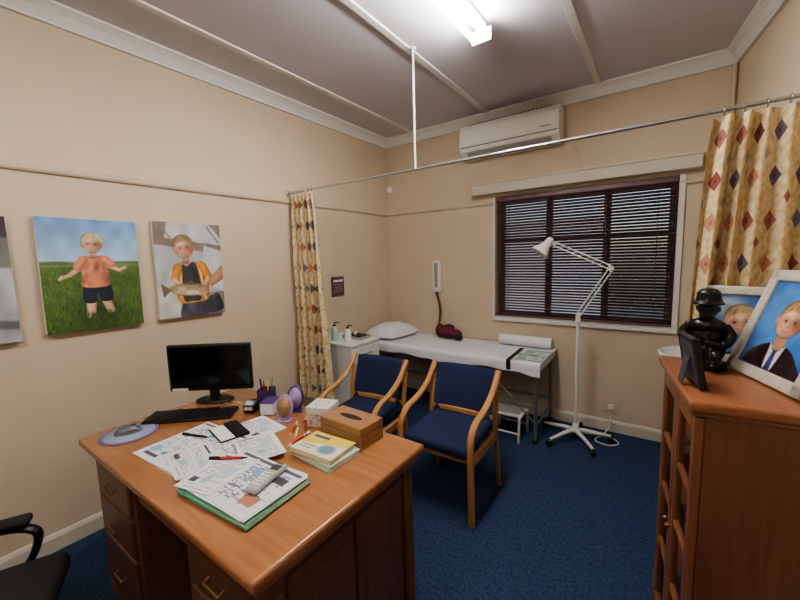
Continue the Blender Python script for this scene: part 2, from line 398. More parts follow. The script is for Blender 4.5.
quick('window_pelmet',lambda m:(m.b2((-1.5,3.335,2.07),(.215,3.42,2.165),M_base,bev=.006),m.b2((-1.51,3.325,2.158),(.225,3.42,2.175),M_base,bev=.004)))
quick('exterior_ground',lambda m:m.b2((-9,3.8,-.4),(8,14,-.3),M_grd))
quick('neighbour_wall',lambda m:(m.b2((-7,8,-.3),(-.9,8.2,2.2),M_ext),m.b2((1.2,7,-.3),(6,7.2,3.0),M_ext)))
# ---------------- curtain rail ----------------
def rail(m):
    xr=RWx(2.04)
    m.tube([(XL,2.04,2.06),(xr,2.04,2.06)],.009,M_chrome,12)
    m.tube([(-1.30,2.04,2.06),(-1.30,2.04,ZC-.012)],.007,M_trim,10)
    m.lathe([(.022,0),(.022,.006),(.01,.012)],M_trim,16,T(-1.30,2.04,ZC-.024))
    m.sph((-1.30,2.04,2.06),.013,M_chrome)
    for x,s_ in((XL,1),(xr,-1)): m.lathe([(.024,0),(.024,.006),(.012,.012)],M_chrome,16,T(x,2.04,2.06)@R(s_*pi/2,'Y'))
quick('curtain_rail',rail)
def curtain(name,xa,xb,xa2,xb2,y,zt,zb,nf,amp,cw,cwl,pin=0):
    ns,nz=nf*14,50; vs=[];uvs=[]
    for j in range(nz+1):
        v=j/nz; z=zt+(zb-zt)*v
        for i in range(ns+1):
            s=i/ns; e=v**.7
            x0=xa+(xa2-xa)*e; x1=xb+(xb2-xb)*e
            w=s+.02*math.sin(s*9+v*2.)
            A=amp*(.55+.45*v)*(1+.35*math.sin(7*s+1.3))
            ph=2*pi*nf*s+.5*math.sin(v*3+s*5)
            yy=y+A*math.sin(ph)+.006*math.sin(v*9+s*20)
            vs.append((x0+(x1-x0)*w+.25*A*math.sin(2*ph)*v,yy,z)); uvs.append((s*cw,v*(zt-zb)))
    fs=[[j*(ns+1)+i,(j+1)*(ns+1)+i,(j+1)*(ns+1)+i+1,j*(ns+1)+i+1] for j in range(nz) for i in range(ns)]
    m=MB(); m.add(vs,fs,M_curt,True)
    for k in range(nf):
        x=xa+(xb-xa)*(k+.5)/nf
        m.tube([(x+.0,y+.016*math.cos(a),2.06-.004+.018*math.sin(a)) for a in [2*pi*q/12 for q in range(12)]],.002,M_chrome,6,closed=True)
        m.tube([(x,y,2.04),(x,y,zt-.02)],.002,M_chrome,6)
    o=m.build(name); me=o.data; ul=me.uv_layers.new(name='UVMap')
    for p in me.polygons:
        for li in p.loop_indices:
            vi=me.loops[li].vertex_index
            ul.data[li].uv=uvs[vi] if vi<len(uvs) else (0,0)
    return o
curtain('curtain',-2.545,-2.27,-2.55,-2.15,2.04,2.035,.32,6,.034,.85,0)
curtain('curtain',.155,.535,.075,.53,2.04,2.035,.32,6,.046,1.0,0)
# ---------------- air conditioner ----------------
def ac(m):
    yb=3.418
    prof=[(yb,2.41),(yb,2.69),(3.27,2.69),(3.235,2.675),(3.222,2.64),(3.215,2.50),(3.232,2.455),(3.30,2.415),(3.36,2.405)]
    x0,x1=-1.56,-.70; n=len(prof)
    vs=[(x0,a,b_) for a,b_ in prof]+[(x1,a,b_) for a,b_ in prof]
    fs=[list(range(n)),list(range(n,2*n))]+[[i,(i+1)%n,n+(i+1)%n,n+i] for i in range(n)]
    m.add(vs,fs,M_plast)
    m.b2((x0+.012,3.209,2.505),(x1-.012,3.221,2.64),M_plast,bev=.004)
    m.box((-1.13,3.262,2.430),(.74,.062,.006),M_grey,rot=(math.radians(-31),0,0),bev=.002)
    m.box((-1.13,3.222,2.487),(.84,.012,.006),M_dgrey)
    for i in range(22): m.b2((x0+.06+i*.034,3.26,2.689),(x0+.08+i*.034,3.38,2.693),M_dgrey)
    m.b2((x1-.14,3.206,2.52),(x1-.06,3.210,2.533),M_grey)
    m.tube(crom([(x1,3.40,2.46),(x1+.05,3.405,2.42),(x1+.12,3.41,2.30),(x1+.15,3.41,2.18)]),.005,M_wall,8)
quick('air_conditioner',ac)
# ---------------- lights ----------------
def fl(m,x,y0,y1):
    m.b2((x-.028,y0,ZC-.045),(x+.028,y1,ZC-.012),M_white,bev=.008)
    for y in (y0+.012,y1-.012): m.b2((x-.058,y-.010,ZC-.115),(x+.058,y+.010,ZC-.04),M_white,bev=.006)
    for dx in(-.042,.042): m.tube([(x+dx,y0+.022,ZC-.092),(x+dx,y1-.022,ZC-.092)],.014,M_tube,12)
quick('added_fill_light',lambda m:fl(m,-.87,.90,2.10))
quick('added_fill_light',lambda m:fl(m,-.87,-1.15,-.25))  # added fill fixture behind the camera, out of view, only to brighten the room
# ---------------- left wall canvases ----------------
def canvas(y0,P,z1,tilt=0):
    m=MB(); W,H=P.W*P.u,P.H*P.u
    m.b2((0,.001,-H),(W,.034,0),M_page,bev=.003)
    m.paint(P,M_paint,T(0,-.0008,0))
    return m.build('canvas_print',T(XL+.036,y0,z1)@R(pi/2,'Z')@R(tilt,'Y'))
P=Paint(43,60,.01,.16,(112,158,208))
g=np.clip(P.Y/24,0,1)[...,None]; P.img=P.img*(1-g)+np.array((176,200,220))/255*g
P.rect(0,23.5,43,60,(78,104,48)); P.rect(0,23.5,43,25.5,(116,134,84)); P.ell(6,23.5,8,1,(86,106,76),0,.8); P.ell(37,23.4,9,.9,(90,110,80),0,.8)
for k in range(3800):
    x=rng.rand()*43; y=25+rng.rand()*37; L=.4+(y-24)/16
    c=[(60,90,36),(86,116,50),(40,66,26),(112,136,72),(98,120,56)][rng.randint(5)]
    P.cap(x,y,x+rng.randn()*.4,y-L,.16,.06,c,.8)
P.sh(22,52,10,7,.55,0,1.5)
sk=(222,178,150)
P.limb(18.2,24,11.5,29.8,1.4,1.1,sk); P.limb(11.5,29.8,8.4,31.0,1.0,.85,sk)
P.limb(26,23.5,33,27.6,1.4,1.1,sk); P.limb(33,27.6,36.2,26.2,1.0,.8,sk); P.limb(8.2,31,7,32.0,1.0,.7,sk)
P.limb(19.4,42,18.6,53,2.3,1.8,sk); P.limb(25.2,42,28.0,51,2.3,1.8,sk)
P.ell(18.2,55,2.1,1.4,(60,60,64)); P.ell(28.4,53,2.1,1.4,(60,60,64))
P.cloth([(16.6,33),(22,34),(27.6,33),(29.2,43.5),(23.8,44.5),(22.2,40),(21.1,45),(15.8,44)],(36,42,60))
P.cap(22,16,22,19.8,1.5,1.7,(186,140,114))
P.cloth([(18.6,19.4),(22,20.4),(25.6,19.2),(28.3,22),(28.0,28),(28.3,35.6),(22,36.8),(15.9,35.8),(16.2,29),(15.9,23)],(228,148,112),18)
P.limb(17.4,21.7,14.8,25.8,2.0,1.8,(222,142,106)); P.limb(26.8,21.3,29.8,24.2,2.0,1.8,(222,142,106))
P.sh(22,20.4,2.6,.7,.72,0,1.2)
P.face(21.8,12.6,5.0,(226,184,156),(216,192,148),.05)
for k in range(900):
    x=rng.rand()*43; y=51.5+rng.rand()*10; P.cap(x,y,x+rng.randn()*.5,y-2.4,.17,.06,[(54,82,34),(78,106,48),(42,66,26)][rng.randint(3)],.85)
P.lowf(.10); P.blur(1); P.noise(.05); canvas(.465,P,1.755,.012)
P=Paint(42,61,.01,.16,(176,176,178))
P.poly([(0,0),(42,0),(42,20),(0,14)],(126,114,104)); P.poly([(8,0),(34,0),(42,9),(42,14),(6,10)],(190,191,194))
P.poly([(0,14),(12,16),(10,61),(0,61)],(182,182,186)); P.poly([(30,14),(42,18),(42,46),(28,40)],(196,197,200)); P.rect(0,46,42,61,(130,130,128))
P.poly([(0,40),(14,44),(12,61),(0,61)],(204,202,198)); P.cap(33,2,40,12,.5,.5,(104,102,104)); P.cap(5,3,12,14,.4,.4,(142,124,106)); P.blur(8)
P.limb(43,32,34,39,4.0,2.8,(190,138,112))
P.cloth([(14,52),(20,51),(28,51),(30,61),(13,61)],(86,88,100)); P.cloth([(28,50),(34,48),(38,47.5),(41,58),(30,60)],(68,68,78))
P.cloth([(12.5,25.5),(20,27),(27.5,24.5),(31,29),(31.6,37),(31,50),(22,52),(12,51),(10.4,42),(10.4,32)],(206,142,62),16); P.cloth([(15.5,25.5),(19,27),(23.5,25.5),(26,38),(26,50),(20,51),(15,50),(14.5,36)],(62,62,70)); 
P.cap(26,26,29.0,50,.8,.8,(222,196,110),.9,.4); P.cap(14.5,27,13.4,49,.7,.7,(222,196,110),.9,.4)
P.limb(12.6,29,10.6,36,2.8,2.4,(206,138,62)); P.limb(28.4,28,31.6,35,2.8,2.4,(206,138,62))
P.limb(10.4,37,14.4,41,1.7,1.4,(218,172,146)); P.limb(31.6,36,28.6,41.5,1.7,1.4,(218,172,146))
P.ell(19,43.4,12.5,4.2,(112,98,78),.06); P.ell(19,42.9,12,3.4,(158,142,114),.06,.6); P.ell(19,45.2,10,1.6,(206,196,172),.06,.8)
P.poly([(8,43),(2,38.5),(3,47.5)],(116,98,76)); P.poly([(15,39.8),(24,40.6),(20,37.2)],(108,92,70)); P.ell(28.6,43.0,.6,.6,(24,24,24)); P.sh(25.6,44,.4,2.6,.55)
for i in range(4): P.limb(12.6+i*1.2,42,13+i*1.2,46,.6,.5,(222,176,150)); P.limb(25+i*1.25,43,25.3+i*1.25,47.6,.62,.52,(208,158,130))
P.cap(18,21,18,25.5,2.0,2.3,(186,140,114)); P.sh(18,25.5,3,1,.7,0,1.2); P.face(17,15.2,6.8,(224,180,152),(150,122,90),-.12)
P.lowf(.10); P.blur(1); P.noise(.04); canvas(.985,P,1.765,.01)
P=Paint(44,60,.01,.4,(176,178,184)); P.rect(0,0,44,10,(58,44,64)); P.rect(0,10,44,24,(110,114,104)); P.ell(16,30,14,10,(196,196,202)); P.poly([(20,24),(44,30),(44,60),(10,60)],(180,182,190)); P.cap(30,50,44,52,2,2,(110,112,120))
P.face(16,20,7,(232,190,166),(150,110,76)); P.lowf(.15); P.blur(4); P.noise(.04); canvas(-.075,P,1.745,.0)
def plq(m):
    m.b2((0,0,-.19),(.165,.012,0),M_plaque,bev=.003)
    m.b2((.02,-.002,-.05),(.145,.001,-.03),M_page); 
    for i in range(4): m.b2((.03,-.002,-.08-i*.022),(.135,.001,-.074-i*.022),M_lilac)
    m.lathe([(.005,0),(.005,.004)],M_chrome,10,T(.082,-.004,-.012)@R(pi/2,'X'))
m=MB(); plq(m); m.build('notice_plaque',T(XL+.013,2.485,1.335)@R(pi/2,'Z'))
# ---------------- desk ----------------
def desk(m):
    x0,x1,y0,y1=-2.03,-.735,.415,1.18
    m.b2((x0,y0,.725),(x1,y1,.76),M_deskT,bev=.01,seg=3)
    m.b2((x0+.015,y0+.015,.700),(x1-.015,y1-.015,.726),M_deskX,bev=.006)
    ix0,ix1,iy0,iy1=x0+.045,x1-.045,y0+.05,y1-.045
    for a,b_ in((ix0,ix0+.40),(ix1-.40,ix1)):
        m.b2((a,iy0,.06),(b_,iy1,.70),M_deskS)
        m.b2((a-.008,iy0-.008,0),(b_+.008,iy1+.008,.07),M_deskS,bev=.006)
        hs=[(.09,.34),(.355,.51),(.525,.68)]
        for z0,z1 in hs:
            m.b2((a+.035,iy0-.014,z0),(b_-.035,iy0+.002,z1),M_deskS,bev=.006)
            zc=(z0+z1)/2
            m.tube([((a+b_)/2-.04,iy0-.014,zc),((a+b_)/2-.04,iy0-.032,zc-.008),((a+b_)/2+.04,iy0-.032,zc-.008),((a+b_)/2+.04,iy0-.014,zc)],.004,M_gold,8)
    m.b2((ix0+.4,iy1-.02,.12),(ix1-.4,iy1,.70),M_deskS)
    m.b2((ix0+.4,iy0+.01,.60),(ix1-.4,iy0+.03,.70),M_deskX)
    for X in (ix1,ix0):
        s_=1 if X==ix1 else -1
        for y in (iy0+.03,iy1-.03): 
            m.b2((X-.03,y-.033,.0),(X+.012,y+.033,.70),M_deskS,bev=.006)
            for k in(-.014,0,.014): m.tube([(X+.012*(1 if s_>0 else -2.6),y+k,.12),(X+.012*(1 if s_>0 else -2.6),y+k,.64)],.0045,M_deskX,8)
        yy=[iy0+.07,(iy0+iy1)/2-.005,(iy0+iy1)/2+.005,iy1-.07]
        for a,b_ in((yy[0],yy[1]),(yy[2],yy[3])):
            xo=X if s_>0 else X-.008
            m.b2((xo,a,.12),(xo+.008,b_,.66),M_deskS,bev=.004)
            m.b2((xo,a+.04,.17),(xo+.013,b_-.04,.61),M_deskS,bev=.006)
quick('office_desk',desk)
DZ=.7605
def monitor():
    m=MB()
    m.b2((-.215,-.012,.065),(.215,.018,.315),M_black,bev=.006)
    m.b2((-.201,-.0135,.085),(.201,-.0115,.302),M_screen)
    m.b2((-.12,.018,.12),(.12,.045,.26),M_black,bev=.012)
    m.b2((-.025,.012,.01),(.025,.036,.14),M_black,bev=.008)
    m.lathe([(.10,0),(.10,.006),(.085,.014),(.03,.018)],M_black,28,T(0,.02,0),1.0,.62)
    m.b2((-.2,-.015,.069),(-.12,-.012,.082),M_page)
    return m.build('computer_monitor',T(-1.93,.96,DZ)@R(math.radians(38),'Z'))
monitor()
def keyboard():
    m=MB(); m.b2((-.20,-.065,0),(.20,.065,.014),M_black,bev=.005)
    for r in range(5):
        for c in range(19):
            m.b2((-.192+c*.0203,-.058+r*.0235,.013),(-.192+c*.0203+.0172,-.058+r*.0235+.0195,.0195),M_dgrey if (c>14 and r>3) else M_black)
    return m.build('computer_keyboard',T(-1.825,.80,DZ)@R(math.radians(42),'Z'))
keyboard()
def pad():
    m=MB(); m.lathe([(.108,0),(.11,.002),(.108,.004)],M_padr,40)
    m.lathe([(.096,.004),(.096,.0045)],M_padc,40)
    return m.build('mouse_pad',T(-1.885,.56,DZ))
pad()
def mouse():
    m=MB(); pr=[(math.sin(pi/2*i/8),math.cos(pi/2*i/8)) for i in range(9)]
    m.lathe([(1,0)]+[(max(.001,a),b_) for a,b_ in pr[::-1]][::-1][::-1],M_mouse,24,T(0,0,0)@Matrix.Diagonal((.031,.052,.034,1)))
    m.b2((-.003,.012,.022),(.003,.03,.036),M_black,bev=.002)
    return m.build('computer_mouse',T(-1.885,.555,DZ+.0055)@R(-.4,'Z'))
mouse()
def doc(W,H,seed,kind=0):
    P=Paint(W,H,.01,.16,(220,221,226)); r=np.random.RandomState(seed)
    if kind==0:
        P.rect(1,1,W-1,2.4,(84,86,100)); 
        for i in range(1,6): P.rect(1,3+i*(H-5)/6,W-1,3.2+i*(H-5)/6,(130,130,140))
        for i in range(1,8): P.rect(i*W/8,3,i*W/8+.18,H-1.5,(130,130,140))
        for k in range(170):
            x=1+r.rand()*(W-5); y=4+int(r.rand()*(H-7)/.8)*.8; P.rect(x,y,x+.6+r.rand()*2.0,y+.36,(82,90,124))
        P.rect(2,H-9,7,H-5,(140,178,206)); P.rect(W-8,5,W-3,8,(70,72,80)); P.rect(10,H-7,13,H-5,(90,140,180)); P.rect(14,5,18,8.5,(120,164,196)); P.rect(3,H-4,12,H-2.4,(70,70,80)); P.rect(W-9,H-8,W-3,H-4,(176,120,96))
    else:
        y=2
        P.rect(1.5,1,W*.5,1.9,(60,60,72))
        while y<H-2:
            y+=.8; x=1.5
            if r.rand()<.12: continue
            while x<W-2:
                L=.5+r.rand()*1.6; 
                if r.rand()<.8: P.rect(x,y,min(x+L,W-1.5),y+.3,(116,116,128))
                x+=L+.4
        P.rect(W*.62,H*.3,W-1.5,H*.46,(176,194,214)); P.rect(1.5,H*.7,W*.3,H*.82,(76,78,88)); P.rect(W*.4,H*.62,W*.56,H*.8,(150,184,200))
    P.noise(.015); return P
def sheets(name,cx,cy,W,H,rot,n,seed,kind,z=0):
    m=MB()
    for k in range(n):
        a=(random.random()-.5)*.1*(k<n-1); o=T((random.random()-.5)*.016*(k<n-1),(random.random()-.5)*.016*(k<n-1),.0015*k)@R(a,'Z')
        m.b2((-W/200,-H/200,0),(W/200,H/200,.0013),M_page,M=o)
    P=doc(W,H,seed,kind)
    m.paint(P,M_paint,T(-W/200,H/200,.0015*n)@R(-pi/2,'X'))
    return m.build(name,T(cx,cy,DZ+z)@R(rot,'Z'))
sheets('desk_planner',-1.465,.665,42,31,math.radians(4),4,4,0)
sheets('document_stack',-1.40,.60,21,15,math.radians(-14),2,21,1,.0062)
def folder():
    m=MB(); m.b2((-.17,-.125,0),(.17,.125,.0015),M_green); m.b2((-.165,-.12,.0015),(.165,.12,.010),M_page)
    m.b2((-.17,-.125,.0102),(.165,.123,.0115),M_green,M=R(.02,'Z')); return m.build('document_folder',T(-1.075,.612,DZ+.0064)@R(math.radians(5),'Z'))
folder()
sheets('document_stack',-1.25,.78,15,21,math.radians(70),2,12,1,.0182)
sheets('document_stack',-1.085,.62,33,24,math.radians(2),4,9,0,.0216)
sheets('document_stack',-1.20,.59,15,21,math.radians(14),2,31,1,.0278)
def wallet():
    m=MB(); m.b2((-.085,-.06,0),(.085,.06,.005),M_black,bev=.002); m.b2((-.08,-.055,.005),(.08,.02,.0065),M_page)
    m.b2((-.085,.0,.0065),(.085,.06,.0105),M_black,bev=.002); return m.build('leather_wallet',T(-1.50,.80,DZ+.0068)@R(math.radians(-12),'Z'))
wallet()
def leaf():
    m=MB(); P=doc(15,21,33,1); m.b2((-.075,-.105,0),(.075,.105,.001),M_page); m.paint(P,M_paint,T(-.075,.105,.0012)@R(-pi/2,'X')); return m.build('leaflet',T(-1.44,.908,DZ)@R(math.radians(84),'Z'))
leaf()
def pen(x,y,z,rot,cm,cap,name='pen'):
    m=MB(); m.tube([(-.065,0,.005),(.045,0,.005)],.005,cm,10); m.tube([(.045,0,.005),(.07,0,.005)],[.0045,.001],cap,10); m.tube([(-.07,0,.005),(-.03,0,.005)],.0056,cap,10); m.b2((-.068,-.0015,.009),(-.035,.0015,.012),cap)
    return m.build(name,T(x,y,DZ+z)@R(rot,'Z'))
pen(-1.245,.655,.0315,math.radians(35),M_red,M_black)
pen(-1.58,.70,.0072,math.radians(20),M_black,M_black)
pen(-1.33,1.10,.0,math.radians(-65),M_yel,M_red); pen(-1.25,.965,.0,math.radians(-45),M_yel,M_green,'highlighter'); pen(-1.285,.975,.0,math.radians(-52),M_red,M_yel,'highlighter'); pen(-1.215,.985,.0,math.radians(-40),M_gold,M_red,'highlighter')
pen(-1.19,.925,.0,math.radians(-80),M_red,M_page,'highlighter')
def phone():
    m=MB(); m.box((0,0,.011),(.046,.155,.02),M_grey,bev=.009,seg=3)
    m.b2((-.016,.03,.0205),(.016,.058,.0225),M_dgrey)
    for r in range(5):
        for c in range(3): m.b2((-.016+c*.0115,-.055+r*.015,.0205),(-.016+c*.0115+.008,-.055+r*.015+.009,.0235),M_page,bev=.001)
    m.b2((-.012,.066,.0205),(.012,.070,.022),M_dgrey)
    return m.build('cordless_phone',T(-1.015,.655,DZ+.0285)@R(math.radians(14),'Z'))
phone()
def book(name,W,D,H,cov,loc,rot,paint=None):
    m=MB(); m.b2((-W/2,-D/2,0),(W/2,D/2,.002),cov); m.b2((-W/2+.003,-D/2+.004,.002),(W/2-.004,D/2-.004,H-.002),M_page); m.b2((-W/2,-D/2,H-.002),(W/2,D/2,H),cov); m.b2((-W/2,-D/2,0),(-W/2+.002,D/2,H),cov)
    if paint: m.paint(paint,M_gloss,T(-W/2+.0005,D/2-.0005,H+.0006)@R(-pi/2,'X'))
    return m.build(name,T(*loc)@R(rot,'Z'))
book('book',.215,.155,.022,M_teal,(-1.010,.908,DZ),math.radians(-3))
P=Paint(20.4,14.4,.01,.2,(222,216,190)); P.poly([(0,0),(20.4,0),(20.4,5),(0,9)],(222,196,92)); P.rect(2,2.2,10,3.6,(74,82,114)); P.ell(14,9.5,3.6,3,(110,146,156),0,.5); P.rect(2,9.6,9,10.2,(110,110,118)); P.rect(2,11.2,8,11.7,(110,110,118)); P.noise(.04)
book('book',.205,.145,.018,M_yel,(-1.018,.902,DZ+.0225),math.radians(4),P)
def tbox():
    m=MB(); w,d,h=.235,.135,.088
    m.b2((-w/2,-d/2,0),(w/2,d/2,h*.62),M_box,bev=.003); m.b2((-w/2,-d/2,h*.64),(w/2,d/2,h),M_box,bev=.003); m.b2((-w/2+.003,-d/2+.003,h*.6),(w/2-.003,d/2-.003,h*.66),M_dark)
    m.sph((0,0,h),(.062,.018,.0015),M_dark)
    return m.build('tissue_box',T(-1.025,1.068,DZ)@R(math.radians(-2),'Z'))
tbox()
def gift():
    m=MB(); s_=.105; m.b2((-s_/2,-s_/2,0),(s_/2,s_/2,.09),M_page,bev=.003); m.b2((-s_/2-.002,-s_/2-.002,.065),(s_/2+.002,s_/2+.002,.093),M_page,bev=.003)
    P=Paint(10,6,.01,.15,(210,204,194)); 
    r=np.random.RandomState(2)
    for k in range(26): P.ell(r.rand()*10,r.rand()*6,.35,.3,[(150,130,110),(120,140,150),(190,150,120)][k%3])
    for a in range(4): m.paint(P,M_paint,R(a*pi/2,'Z')@T(-.05,-s_/2-.0006,.062))
    P=Paint(10,10,.01,.2,(208,204,196)); P.ell(5,5,3.4,3.4,(176,168,158)); P.ell(5,5,2.6,2.6,(208,204,196))
    m.paint(P,M_paint,T(-.05,.05,.0936)@R(-pi/2,'X'))
    return m.build('gift_box',T(-1.225,1.095,DZ)@R(math.radians(20),'Z'))
gift()
def oval(loc,rot,sc,c1,c2):
    m=MB(); X=R(math.radians(-12),'X')
    m.lathe([(.05,-.006),(.052,0),(.05,.006),(.046,.008)],c1,28,X@T(0,0,.066)@R(pi/2,'X'),.82,1.25)
    m.lathe([(.040,.0081),(.040,.0095)],c2,28,X@T(0,0,.066)@R(pi/2,'X'),.82,1.25)
    m.b2((-.035,-.02,0),(.035,.03,.006),c1,bev=.002); m.tube([(0,.005,.01),(0,.025,.004)],.004,c1)
    m.b2((-.012,-.012,.004),(.012,.008,.016),c1)
    return m.build('oval_ornament',T(*loc)@R(rot,'Z')@Matrix.Scale(sc,4))
oval((-1.395,1.01,DZ),math.radians(35),.95,M_lilac,M_box); oval((-1.44,1.11,DZ),math.radians(35),1.0,M_purple,M_lilac)
def holder():
    m=MB(); m.b2((-.035,-.035,0),(.035,.035,.006),M_purple)
    for a in range(4): m.b2((-.035,-.035,0),(.035,-.031,.08),M_purple,M=R(a*pi/2,'Z'))
    for k,(x,y,c) in enumerate([(-.012,.01,M_red),(.01,-.008,M_yel),(.014,.014,M_green),(-.01,-.014,M_black)]): m.tube([(x,y,.007),(x*1.8,y*1.8,.115+.008*k)],.004,c,8)
    return m.build('pen_holder',T(-1.655,1.10,DZ)@R(math.radians(30),'Z'))
holder()
def dispenser():
    m=MB(); m.b2((-.03,-.045,0),(.03,.045,.045),M_black,bev=.008,seg=3); m.tube([(-.02,-.02,.03),(.02,-.02,.03)],.026,M_grey,16); m.b2((-.02,-.05,.02),(.02,-.04,.03),M_grey); return m.build('tape_dispenser',T(-1.635,1.005,DZ)@R(math.radians(30),'Z'))
dispenser()
book('notebook',.07,.10,.06,M_purple,(-1.545,1.045,DZ),math.radians(30))
# ---------------- armchairs ----------------
def chair(loc,rot):
    m=MB(); w=.455
    for s_ in(-1,1):
        x=s_*w/2
        fr=crom([(x,-.215,0),(x,-.225,.25),(x,-.232,.43),(x,-.215,.52),(x,-.15,.575),(x,-.02,.605),(x,.10,.66),(x,.19,.745),(x,.215,.775)],6)
        m.sweep(fr,.036,.030,(1,0,0),M_beech)
        bk=crom([(x,.235,0),(x,.20,.2),(x,.165,.38),(x,.160,.50),(x,.175,.60),(x,.20,.70)],6)
        m.sweep(bk,.030,.030,(1,0,0),M_beech)
        m.b2((x-.012,-.22,.345),(x+.012,.165,.395),M_beech,bev=.004)
    m.b2((-w/2,-.20,.345),(w/2,-.175,.39),M_beech,bev=.004); m.b2((-w/2,.14,.345),(w/2,.165,.39),M_beech,bev=.004)
    m.box((0,-.025,.425),(w-.03,.43,.07),M_blue,bev=.028,seg=4,rot=(math.radians(2),0,0))
    nx,nz=14,12; vs=[];fs=[]
    for side in (0,1):
        for j in range(nz+1):
            for i in range(nx+1):
                a=i/nx*2-1; z=.45+.315*j/nz; y=.150+.09*(j/nz)**1.1+.03*(1-a*a)
                ed=min(1,(1-abs(a))*8,(j/nz)*7+.3,(1-j/nz)*7+.3); y+=(-.021 if side==0 else .021)*ed**.5
                vs.append((a*(w/2-.012),y,z))
    n=(nx+1)*(nz+1)
    for side in(0,1):
        for j in range(nz):
            for i in range(nx):
                o=side*n; fs.append([o+j*(nx+1)+i,o+j*(nx+1)+i+1,o+(j+1)*(nx+1)+i+1,o+(j+1)*(nx+1)+i])
    for i in range(nx): fs.append([i,i+1,n+i+1,n+i]); k=nz*(nx+1); fs.append([k+i,k+i+1,n+k+i+1,n+k+i])
    for j in range(nz): a=j*(nx+1); b_=a+nx+1; fs.append([a,b_,n+b_,n+a]); fs.append([a+nx,b_+nx,n+b_+nx,n+a+nx])
    m.add(vs,fs,M_blue,True)
    m.b2((-w/2,.150,.47),(w/2,.172,.50),M_beech,bev=.003)
    return m.build('armchair',T(*loc)@R(rot,'Z'))
chair((-1.025,1.965,0),math.radians(1)); chair((-1.65,1.86,0),math.radians(5))
# ---------------- examination couch ----------------
CX0,CX1,CY0,CY1,CZ=-2.53,-.71,2.83,3.395,.66
def couch(m):
    m.b2((CX0+.01,CY0+.01,CZ-.075),(CX1-.01,CY1-.01,CZ-.002),M_sheet,bev=.02,seg=3)
    nx,ny=60,24; vs=[];fs=[]
    W=CX1-CX0; D=CY1-CY0
    for j in range(ny+1):
        t=j/ny
        for i in range(nx+1):
            x=CX0+W*i/nx
            drop=.085+.012*math.sin(x*7)+.006*math.sin(x*23)
            L=drop+D; d=t*L
            if d<drop: y=CY0-.004-.004*math.sin(x*31)*(1-d/drop); z=CZ-.005-(drop-d)
            else: y=CY0-.003+(d-drop); z=CZ+.003*math.sin(x*9+y*5)*math.sin(y*11)+.002*math.sin(x*25+y*8)
            vs.append((x,y,z+.004))
    fs=[[j*(nx+1)+i,j*(nx+1)+i+1,(j+1)*(nx+1)+i+1,(j+1)*(nx+1)+i] for j in range(ny) for i in range(nx)]
    m.add(vs,fs,M_sheet,True)
    a,b_,c,d=CX0+.05,CX1-.04,CY0+.04,CY1-.04
    for y in(c,d): m.tube([(a,y,CZ-.09),(b_,y,CZ-.09)],.014,M_steel,10); m.tube([(a+.1,y,.22),(b_,y,.22)],.010,M_steel,10) if y==d else None
    for x in(a,b_):
        m.tube([(x,c,CZ-.09),(x,d,CZ-.09)],.014,M_steel,10); m.tube([(x,c,.14),(x,d,.14)],.010,M_steel,10)
        for y in(c,d): m.tube([(x,y,CZ-.08),(x,y,.0)],.014,M_steel,10); m.lathe([(.02,0),(.02,.03),(.015,.035)],M_rub,14,T(x,y,0))
    m.tube([((a+b_)/2,c,CZ-.09),((a+b_)/2,c,.0)],.013,M_steel,10); m.tube([((a+b_)/2,d,CZ-.09),((a+b_)/2,d,.0)],.013,M_steel,10)
    m.tube([(b_,c,.16),(b_-.42,c,CZ-.1)],.008,M_steel,8); m.tube([(a,c,.16),(a+.42,c,CZ-.1)],.008,M_steel,8)
quick('examination_couch',couch)
def pillow():
    m=MB(); nx,ny=28,22; W,D,H=.40,.50,.105; vs=[];fs=[]
    for side in(1,-1):
        for j in range(ny+1):
            for i in range(nx+1):
                u=i/nx*2-1; v=j/ny*2-1
                k=max(0,(1-abs(u)**2.6)*(1-abs(v)**2.6))**.45
                pin=1-.084*abs(u*v)
                x=u*W/2*pin; y=v*D/2*pin
                z=side*H*k*(1.0 if side>0 else .38)+ (.006*math.sin(9*u+4*v)*k if side>0 else 0)
                vs.append((x,y,max(z,-.035)))
    n=(nx+1)*(ny+1)
    for s_ in(0,1):
        for j in range(ny):
            for i in range(nx): o=s_*n; fs.append([o+j*(nx+1)+i,o+j*(nx+1)+i+1,o+(j+1)*(nx+1)+i+1,o+(j+1)*(nx+1)+i])
    m.add(vs,fs,M_sheet,True); return m.build('pillow',T(-2.325,3.12,CZ+.043)@R(math.radians(-3),'Z'))
pillow()
def roll(m):
    m.tube([(-1.20,3.32,CZ+.058),(-.74,3.32,CZ+.058)],.048,M_sheet,28); 
    sp=[( .0,.006+.042*k/60*1.0, k/60*6*pi) for k in range(60)]
    m.tube([(-.738,3.32+r*math.cos(a),CZ+.058+r*math.sin(a)) for _,r,a in sp],.0018,M_page,5)
    m.tube([(-1.20,3.32,CZ+.058),(-.736,3.32,CZ+.058)],.012,M_page,12)
quick('paper_roll',roll)
def strap(m):
    z=CZ+.008; pts=[(-.955,CY0-.010,CZ-.07),(-.955,CY0-.012,CZ-.02),(-.955,CY0-.008,CZ+.008),(-.955,CY0+.03,z+.004),(-.96,CY0+.2,z+.004),(-.97,CY0+.40,z+.004)]
    m.sweep(crom(pts,4),.035,.004,(1,0,0),M_rub)
quick('restraint_strap',strap)
def lf(x,y,z,rot,bgc,acc):
    P=Paint(21,15,.01,.3,bgc); P.rect(0,0,21,4,acc); P.rect(2,6,9,13,acc)
    for i in range(6): P.rect(11,6+i*1.2,19,6.4+i*1.2,(110,120,120))
    m=MB(); m.b2((-.105,-.075,0),(.105,.075,.003),M_page); m.paint(P,M_paint,T(-.105,.075,.0034)@R(-pi/2,'X')); m.build('leaflet',T(x,y,CZ+z)@R(rot,'Z'))
